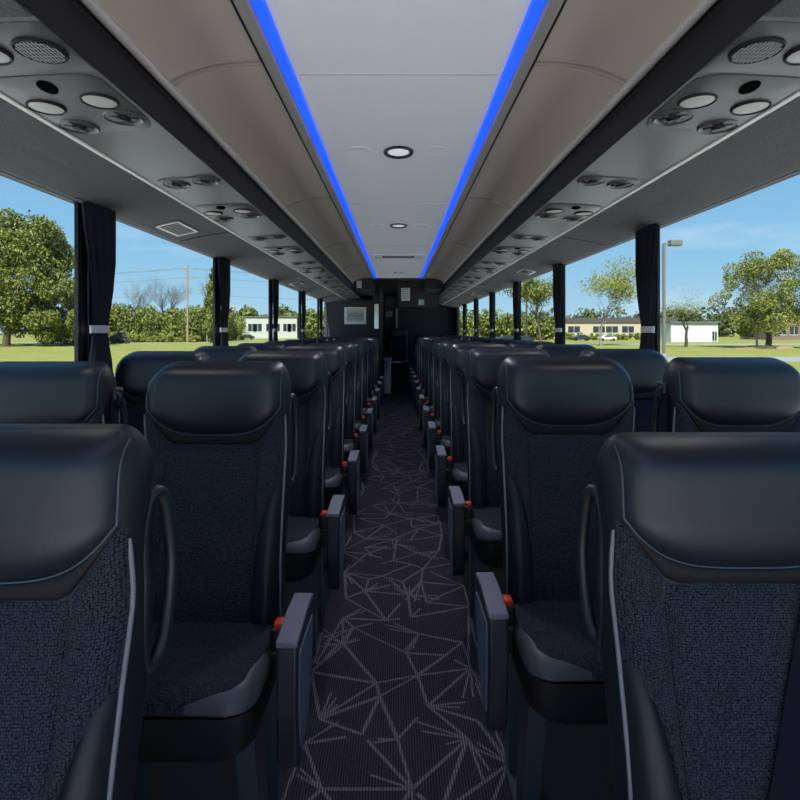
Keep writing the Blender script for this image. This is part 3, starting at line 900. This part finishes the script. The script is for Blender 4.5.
for i in range(6): p.box(-.054, .054 - (.02 if i % 2 else 0), -.0075, -.005, .066 - i * .028, .075 - i * .028)
p.box(-.04, .04, -.0075, -.005, .080, .093); p.build('text_lines', M['paper_grey'], nt_, smooth=False)
sg = thing('exit_sign', 'small pale green square sign low on the dark rear header', 'sign', (.36, 8.45, Zc(.455)))
p = MB(); p.box(-.048, .048, -.006, 0, -.048, .048); p.build('sign_board', M['green'], sg, smooth=False)
p = MB(); p.box(-.032, -.004, -.0075, -.005, -.03, .03); p.box(.006, .032, -.0075, -.005, -.005, .03); p.box(.006, .032, -.0075, -.005, -.03, -.012); p.build('pictogram', M['white'], sg, smooth=False)
wp_ = thing('wall_panel', 'small white panel at the rear end of the left luggage bins', 'panel', (-.56, 7.60, Zc(.665)))
p = MB(); p.bevbox(-.035, .035, -.012, 0, -.055, .05, .004); p.build('panel_face', M['white'], wp_)
# waste bin at the end of the aisle
wb = thing('waste_bin', 'light grey waste bin standing on the carpet at the end of the aisle', 'bin', (-.215, 10.45, .008))
p = MB()
rings = [(.060, .0), (.066, .32), (.074, .64), (.079, .645), (.079, .685), (.071, .685), (.066, .10)]
n = 20; vs = []
for r_, z in rings:
    for i in range(n):
        t = 2 * PI * i / n; c_, s_ = math.cos(t), math.sin(t)
        vs.append((r_ * math.copysign(abs(c_) ** .5, c_), r_ * 1.2 * math.copysign(abs(s_) ** .5, s_), z))
fs = [(j * n + i, j * n + (i + 1) % n, (j + 1) * n + (i + 1) % n, (j + 1) * n + i) for j in range(len(rings) - 1) for i in range(n)] + [tuple(range(n)), tuple(range((len(rings) - 1) * n, len(rings) * n))]
p.add(vs, fs); p.build('bucket', mat('light_grey_bin', (.74, .78, .86), .5), wb, angle=50)
p = MB(); p.bevbox(-.05, .05, -.095, -.085, .52, .58, .003); p.build('label_plate', M['white'], wb)

# ------------------------------------------------------------------ outdoors
GZ = -1.30
def at(px, d): return (px - 398.5) * d / F
g = MB(); g.box(-420, 420, -120, 700, GZ - .5, GZ); struct(g.build('ground', M['grass'], smooth=False))
g = MB(); g.box(-24, 26, -60, 30, GZ, GZ + .012); struct(g.build('ground_parking_lot', M['lot'], smooth=False))  # unseen left part and pale tone added to bounce daylight up inside
g = MB(); g.box(6, 260, 44, 52, GZ, GZ + .02); struct(g.build('road_near', M['road'], smooth=False))
g = MB(); g.box(30, 260, 98, 106, GZ, GZ + .02); struct(g.build('road_far', M['road'], smooth=False))
g = MB(); g.box(-260, -20, 112, 116, GZ, GZ + .02); struct(g.build('path_left', M['road'], smooth=False))

def grow(mb, rnd, p, d, ln, r, lvl, maxl, tips, spread, up, nchild=(2, 4), mi=0):
    pts = [p]; rs = [r]; q = p.copy(); dd = d.copy(); n = 4
    for i in range(n):
        dd = (dd + Vector((rnd.uniform(-1, 1), rnd.uniform(-1, 1), rnd.uniform(-.6, .9) * up)) * .17).normalized()
        q = q + dd * ln / n; pts.append(q.copy()); rs.append(r * (1 - .45 * (i + 1) / n))
    mb.tube(pts, rs, 7 if lvl == 0 else (5 if lvl < 3 else 3), cap=(lvl == 0))
    if lvl >= maxl:
        tips.append(q); return
    if lvl >= maxl - 1: tips.append(pts[2])
    for i in range(rnd.randint(*nchild)):
        t = rnd.choice((2, 3, 4, 4)) if lvl > 0 else rnd.choice((3, 4, 4))
        a = rnd.uniform(0, 2 * PI); s = spread * rnd.uniform(.6, 1.25)
        ax = Vector((math.cos(a), math.sin(a), 0))
        nd = (dd * math.cos(s) + ax * math.sin(s) + Vector((0, 0, .22 * up))).normalized()
        grow(mb, rnd, pts[t], nd, ln * rnd.uniform(.62, .86), rs[t] * rnd.uniform(.55, .75), lvl + 1, maxl, tips, spread, up, nchild, mi)
def leaf(mb, rnd, c, s, mi):
    a = Vector((rnd.gauss(0, 1), rnd.gauss(0, 1), rnd.gauss(0, 1))).normalized()
    b = a.orthogonal().normalized(); cc = a.cross(b)
    t = rnd.uniform(0, PI); b, cc = b * math.cos(t) + cc * math.sin(t), cc * math.cos(t) - b * math.sin(t)
    s1 = s * rnd.uniform(.6, 1.2); s2 = s1 * rnd.uniform(.5, .8)
    mb.add([c - b * s1, c - cc * s2 + a * s1 * .15, c + b * s1, c + cc * s2 + a * s1 * .15], [(0, 1, 2, 3)], mi)
def tree(name, label, cat, px, d, h, trunk, tr, maxl, spread, nleaf, lsize, lspread, bark, seed, lobes=None, up=1.0, group=None, lean=(0, 0), mix=(0, 0, 0, 1, 1, 2)):
    rnd = random.Random(seed)
    ro = thing(name, label, cat, (at(px, d), d, GZ), group)
    mb = MB(); tips = []
    ln = trunk
    tot = trunk * (1 + .74 + .55 + .4 + .3)
    grow(mb, rnd, Vector((0, 0, 0)), Vector((lean[0], lean[1], 1)).normalized(), ln, tr, 0, maxl, tips, spread, up, (3, 5))
    zmax = max(t.z for t in tips)
    k = h / zmax
    for i, v in enumerate(mb.v): mb.v[i] = (v[0] * k, v[1] * k, v[2] * k)
    tips = [t * k for t in tips]
    mb.build('trunk', bark, ro, angle=80)
    if nleaf:
        lf = MB()
        pool = []
        if lobes:
            for (x, y, z, r) in lobes:
                for i in range(max(1, int(nleaf * r ** 2 / sum(q[3] ** 2 for q in lobes)))):
                    dv = Vector((rnd.gauss(0, 1), rnd.gauss(0, 1), rnd.gauss(0, 1))).normalized() * r * (rnd.random() ** .22)
                    dv *= 1 + .22 * math.sin(dv.x * 2.3 + x) * math.sin(dv.y * 2.1) * math.sin(dv.z * 2.6 + z)
                    pool.append(Vector((x, y, z)) + dv)
        else:
            for i in range(nleaf):
                t = rnd.choice(tips); pool.append(t + Vector((rnd.gauss(0, 1), rnd.gauss(0, 1), rnd.gauss(0, .8))) * lspread)
        for c in pool:
            if c.z < .3: c.z = .3
            leaf(lf, rnd, c, lsize, rnd.choice(mix))
        lf.build('foliage', [M['leaf1'], M['leaf2'], M['leaf3']], ro, smooth=False)
    return ro

# --- left of the bus
def lobe_crown(rnd, n, rx, ry, z0, z1, r0, r1):
    out_ = []
    for i in range(n):
        z = rnd.uniform(z0, z1); f = math.sqrt(max(.08, 1 - ((z - lerp(z0, z1, .38)) / ((z1 - z0) * .66)) ** 2))
        a = rnd.uniform(0, 2 * PI); q = rnd.random() ** .4
        out_.append((rx * f * q * math.cos(a), ry * f * q * math.sin(a), z, rnd.uniform(r0, r1)))
    return out_
tree('oak_tree', 'large leafy round-crowned tree on the lawn outside the nearest left window', 'tree', 6, 92, 19, 5, .45, 4, .6, 70000, .24, .8, M['bark'], 5,
     lobes=lobe_crown(random.Random(3), 80, 11.5, 9.0, 3.5, 21.8, 1.2, 2.9))
tree('leafy_tree', 'lower yellow-green leafy tree just right of the large round tree', 'tree', 62, 88, 9, 2.5, .2, 3, .7, 24000, .20, .8, M['bark'], 6,
     lobes=lobe_crown(random.Random(4), 30, 4.6, 4.0, 1.2, 10.5, .8, 1.8))
tree('bare_tree', 'bare forked tree rising above the hedgerow left of the wooden utility pole', 'tree', 141, 129, 17, 2.6, .24, 6, .60, 0, 0, 0, M['twig'], 12, up=.9)
tree('bare_tree', 'bare leafless tree standing nearest the wooden utility pole above the hedgerow', 'tree', 160, 130, 17.5, 2.6, .24, 6, .55, 0, 0, 0, M['twig'], 15, up=.9)
tree('slender_tree', 'slender upright green tree beside the thin grey pole at the left windows', 'tree', 212, 110, 16, 3, .2, 3, .35, 7000, .22, .8, M['bark'], 17,
     lobes=[(R.uniform(-.5, .5), R.uniform(-.5, .5), 3 + i * 1.2, 1.55 - i * .10) for i in range(11)])
def thicket(name, label, cat, segs, n, size, seed, mats=('leaf1', 'leaf2', 'leaf3'), mix=(0, 0, 1, 1, 2), dp=6.0, rise=.72):
    """segs: polyline (px, d, height)"""
    rnd = random.Random(seed); lf = MB()
    pts = [(at(px, d), d, h) for px, d, h in segs]
    tot = len(pts) - 1
    lumps = []
    for i in range(int(26 * tot)):
        u = rnd.uniform(0, tot); k = min(int(u), tot - 1); f = u - k
        x, y, h = [lerp(pts[k][j], pts[k + 1][j], f) for j in range(3)]
        r = h * rnd.uniform(.22, .42)
        lumps.append((x, y + rnd.uniform(-dp, dp) / 2, max(r * .7, h * rnd.uniform(.15, rise)), r))
    for i in range(n):
        x, y, z, r = rnd.choice(lumps)
        dv = Vector((rnd.gauss(0, 1), rnd.gauss(0, 1), rnd.gauss(0, 1))).normalized() * r * (rnd.random() ** .25)
        c = Vector((x, y, z)) + dv
        if c.z < .1: continue
        leaf(lf, rnd, Vector((c.x, c.y, c.z + GZ)), size, rnd.choice(mix))
    o = lf.build(name, [M[m] for m in mats], smooth=False)
    tag(o, label, cat, kind='stuff'); return o
thicket('hedgerow', 'dense green hedgerow of bushes along the far edge of the left lawn', 'hedge', [(88, 122, 8.5), (130, 124, 8.6), (170, 126, 8.0), (205, 128, 8.5), (240, 150, 8)], 60000, .27, 31)
thicket('hedgerow', 'dark hedgerow beyond the farthest left windows', 'hedge', [(303, 190, 9), (315, 185, 9.5), (334, 180, 9)], 9000, .5, 36, mix=(0, 2, 2, 1), dp=5)
thicket('undergrowth', 'tall pale grass and weeds growing at the foot of the hedgerow', 'weeds', [(95, 118, 2.0), (140, 119, 2.2), (200, 120, 1.8)], 7000, .22, 32, mix=(1, 1, 0))
thicket('shrub', 'brown-grey bare shrub at the foot of the hedgerow beside the first left curtain', 'shrub', [(113, 108, 2.6), (126, 108, 2.4)], 1800, .22, 33, mats=('twig', 'palebark', 'bark'), dp=1.5)
thicket('treeline', 'distant dark green treeline beyond the low white building', 'trees', [(215, 330, 17), (250, 330, 18), (300, 330, 17), (345, 330, 18)], 9000, 1.2, 34, mix=(0, 2, 2, 1), dp=20)
ut = thing('utility_pole', 'weathered wooden utility pole with two crossarms beyond the left lawn', 'utility pole', (at(187.5, 118), 118, GZ))
p = MB(); p.tube([(0, 0, 0), (0, 0, 17.0)], [.22, .15], 10); p.build('pole', M['wood'], ut)
for z, wd in ((16.1, 1.5), (14.2, 1.55)):
    p = MB(); p.box(-wd, wd, -.2, .0, z - .1, z + .1); ca = p.build('crossarm', M['wood'], ut, smooth=False)
    for x in (-wd + .15, -.5, .5, wd - .15):
        q = MB(); q.disc((x, -.1), .09, .09, 0, 0, 10, prof=[(.5, z + .09), (1, z + .2), (.7, z + .3), (.0001, z + .34)]); q.build('insulator', M['galv'], ca)
for k, (z0, z1) in enumerate(((16.4, 16.2), (16.4, 15.6), (14.5, 14.0), (11.0, 10.4))):
    x0 = at(187.5, 118); w = MB(); off = (-1.35, 1.35, 1.4, 0)[k]
    pts = [(x0 - 70 + off + 140 * i / 24, 118 - .1, GZ + (z0 if k < 3 else z0) - 1.6 * (1 - (2 * ((i / 12) % 1.0001) - 1) ** 2)) for i in range(25)]
    w.tube(pts, .035, 4)
    tag(w.build('power_line', M['wire']), 'thin grey power line strung past the wooden utility pole, %s from the top' % ORD[k], 'cable', 'power lines at the utility pole')
tp = thing('grey_pole', 'thin pale metal pole right of the wooden utility pole', 'pole', (at(207, 112), 112, GZ))
p = MB(); p.tube([(0, 0, 0), (0, 0, 10.8)], [.12, .09], 8); p.build('post', M['galv'], tp)
p = MB(); p.tube([(-1.1, 0, 11.3), (-.4, 0, 11.0), (0, 0, 10.6), (.7, 0, 11.2)], .07, 6); p.bevbox(-1.5, -.9, -.2, .2, 11.2, 11.45, .05); p.build('lamp_arm', M['galv'], tp)

def building(name, label, px0, px1, d, h, wallm, roof_h, wins, depth=14, door=None):
    x0, x1 = at(px0, d), at(px1, d)
    ro = thing(name, label, 'building', ((x0 + x1) / 2, d, GZ)); hw = (x1 - x0) / 2
    p = MB(); p.box(-hw, hw, 0, depth, 0, h); p.build('wall', wallm, ro, smooth=False)
    p = MB(); p.box(-hw - .4, hw + .4, -.5, depth + .4, h, h + roof_h); p.build('roof', M['broof'] if roof_h > .3 else M['reveal'], ro, smooth=False)
    for (px, w, z0, z1) in wins:
        x = at(px, d) - (x0 + x1) / 2
        p = MB(); p.box(x - w / 2, x + w / 2, -.06, .02, z0, z1); wo = p.build('window', M['bwin'], ro, smooth=False)
        q = MB(); q.box(x - .06, x + .06, -.09, -.05, z0, z1); q.box(x - w / 2 - .1, x + w / 2 + .1, -.09, -.05, z0 - .15, z0); q.build('mullion', M['bwhite'], wo, smooth=False)
    return ro
building('office_building', 'low white flat-roofed building beyond the second left window', 242, 297, 185, 7.4, M['boff'], .25, [(x, 2.6, 2.4, 5.0) for x in (252, 258, 270, 276, 287, 292)])
# --- right of the bus
building('school_building', 'long cream building with a dark roof beyond the right lawn', 545, 676, 190, 5.6, M['bwall'], 1.6, [(x, 4.2, 1.9, 4.2) for x in (574, 599, 612, 628, 648, 664)])
building('white_shed', 'plain white low shed behind the bare tree at the nearest right window', 671, 718, 122, 4.4, M['bwhite'], .3, [(714.5, 1.0, .3, 2.4)], depth=8)
building('brown_building', 'brown low building half hidden behind the leafy tree on the right lawn', 772, 830, 150, 6.0, mat('brown_wall', (.20, .14, .10), .8), .8, [(x, 2.2, 1.5, 3.8) for x in (782, 794, 806, 818)])
tree('maple_tree', 'broad fresh-leaved tree on the mulch bed at the nearest right window', 'tree', 768, 78, 12.6, 2.2, .24, 5, .72, 24000, .14, .42, M['bark'], 42, up=.45, mix=(0, 1, 1, 1, 2),
     lobes=lobe_crown(random.Random(8), 60, 7.4, 6.0, 2.6, 13.4, .6, 1.6))
tree('leaning_tree', 'slim leaning young tree close beside the broad leafy tree trunk', 'tree', 757, 77, 7.5, 2.6, .20, 4, .5, 1800, .18, .4, M['palebark'], 43, lean=(.2, 0), mix=(0, 1, 1))
tree('bare_tree', 'small bare brown tree in front of the white shed', 'tree', 686, 84, 9.2, 1.3, .11, 6, .95, 700, .11, .45, M['twig'], 48, up=.22, mix=(1,))
tree('pale_tree', 'pale-branched tree with sparse new leaves before the long cream building', 'tree', 601, 92, 15.5, 3.0, .15, 5, .62, 4500, .17, .45, M['palebark'], 51, up=.8, mix=(0, 1, 1))
tree('young_tree', 'green young tree beyond the third right window', 'tree', 541, 120, 15, 3.2, .2, 4, .5, 7000, .22, .7, M['bark'], 55, mix=(0, 1, 2))
tree('edge_tree', 'yellow-green leafy tree cut off by the right edge of the nearest right window', 'tree', 822, 74, 14.5, 3.2, .25, 4, .6, 9000, .16, .5, M['bark'], 58, mix=(0, 1, 1, 2))
ml = MB(); ml.disc((at(765, 78), 78), 4.2, 3.0, 0, 0, 28, prof=[(1, GZ), (.8, GZ + .25), (.4, GZ + .4), (.0001, GZ + .45)])
tag(ml.build('mulch_bed', M['mulch']), 'brown mulch mound round the foot of the broad leafy tree', 'mulch')
thicket('treeline', 'dark brown-green treeline behind the buildings on the right', 'trees', [(500, 280, 15), (580, 270, 14), (650, 260, 14), (720, 230, 12), (800, 220, 12), (880, 220, 12)], 16000, .9, 61, mats=('leaf1', 'twig', 'leaf3'), mix=(0, 1, 2, 2), dp=16)
thicket('hedge', 'clipped bright green hedge in front of the long cream building', 'hedge', [(560, 150, 2.0), (600, 150, 2.0), (645, 150, 2.0)], 5000, .3, 62, mix=(0, 1, 1), dp=1.5)
thicket('hedgerow', 'dark green hedgerow beyond the far right windows', 'hedge', [(455, 160, 9), (490, 160, 9), (525, 150, 7.5), (556, 150, 7)], 9000, .55, 63, mix=(0, 2, 1), dp=5)
lp = thing('lamp_post', 'tall bronze lot lamp post with a box head at the nearest right window', 'street lamp', (at(664, 46), 46, GZ))
p = MB(); p.box(-.10, .10, -.10, .10, 0, 10.0); p.build('pole', M['lamp_post'], lp, smooth=False)
p = MB(); p.bevbox(.45, 1.45, -.32, .32, 9.85, 10.35, .05); p.build('lamp_head', M['lamp_post'], lp)
p = MB(); p.box(-.05, .5, -.06, .06, 9.95, 10.1); p.build('arm', M['lamp_post'], lp, smooth=False)
p = MB(); p.disc((0, 0), .3, .3, 0, .6, 18); p.build('concrete_base', M['road'], lp)
tp = thing('telephone_pole', 'pale wooden telephone pole beyond the third right window', 'utility pole', (at(526.5, 130), 130, GZ))
p = MB(); p.tube([(0, 0, 0), (0, 0, 15.5)], [.28, .2], 8); p.build('pole', M['wood'], tp)
p = MB(); p.box(-1.3, 1.3, -.15, .1, 14.3, 14.6); p.build('crossarm', M['wood'], tp, smooth=False)
p = MB(); p.tube([(.2, 0, 13.2), (.6, 0, 13.6), (1.4, 0, 13.7)], .09, 6); p.build('lamp_arm', M['galv'], tp)

def car(name, label, px, d, col, heading=0):
    ro = thing(name, label, 'car', (at(px, d), d, GZ)); ro.rotation_euler = (0, 0, heading)
    side = [(-2.2, .35), (-2.25, .75), (-1.9, .95), (-1.2, 1.0), (-.65, 1.45), (.9, 1.47), (1.6, 1.02), (2.15, .92), (2.25, .6), (2.2, .35)]
    p = MB(); p.prism(side, -.85, .85, 'y'); p.build('body', col, ro, angle=30)
    p = MB(); p.prism([(-1.1, 1.0), (-.6, 1.40), (.85, 1.42), (1.45, 1.02)], -.86, .86, 'y'); p.build('windows', M['bwin'], ro, smooth=False)
    for x in (-1.4, 1.4):
        for y in (-.8, .8):
            w = MB(); w.tube([(x, y - .12, .33), (x, y + .12, .33)], .33, 16); w.build('wheel', M['black'], ro, angle=40)
    return ro
car('car', 'white car parked before the hedge of the long cream building', 607, 138, M['carw'])
car('car', 'dark car parked left of the white car before the hedge', 581, 139, M['card'])
car('car', 'dark car parked below the pale telephone pole at the right windows', 524, 120, M['card'])
car('car', 'dark car parked beyond the fourth right window', 505, 122, M['card'], .3)
car('car', 'dark car parked before the low white building at the left windows', 247, 165, M['card'])
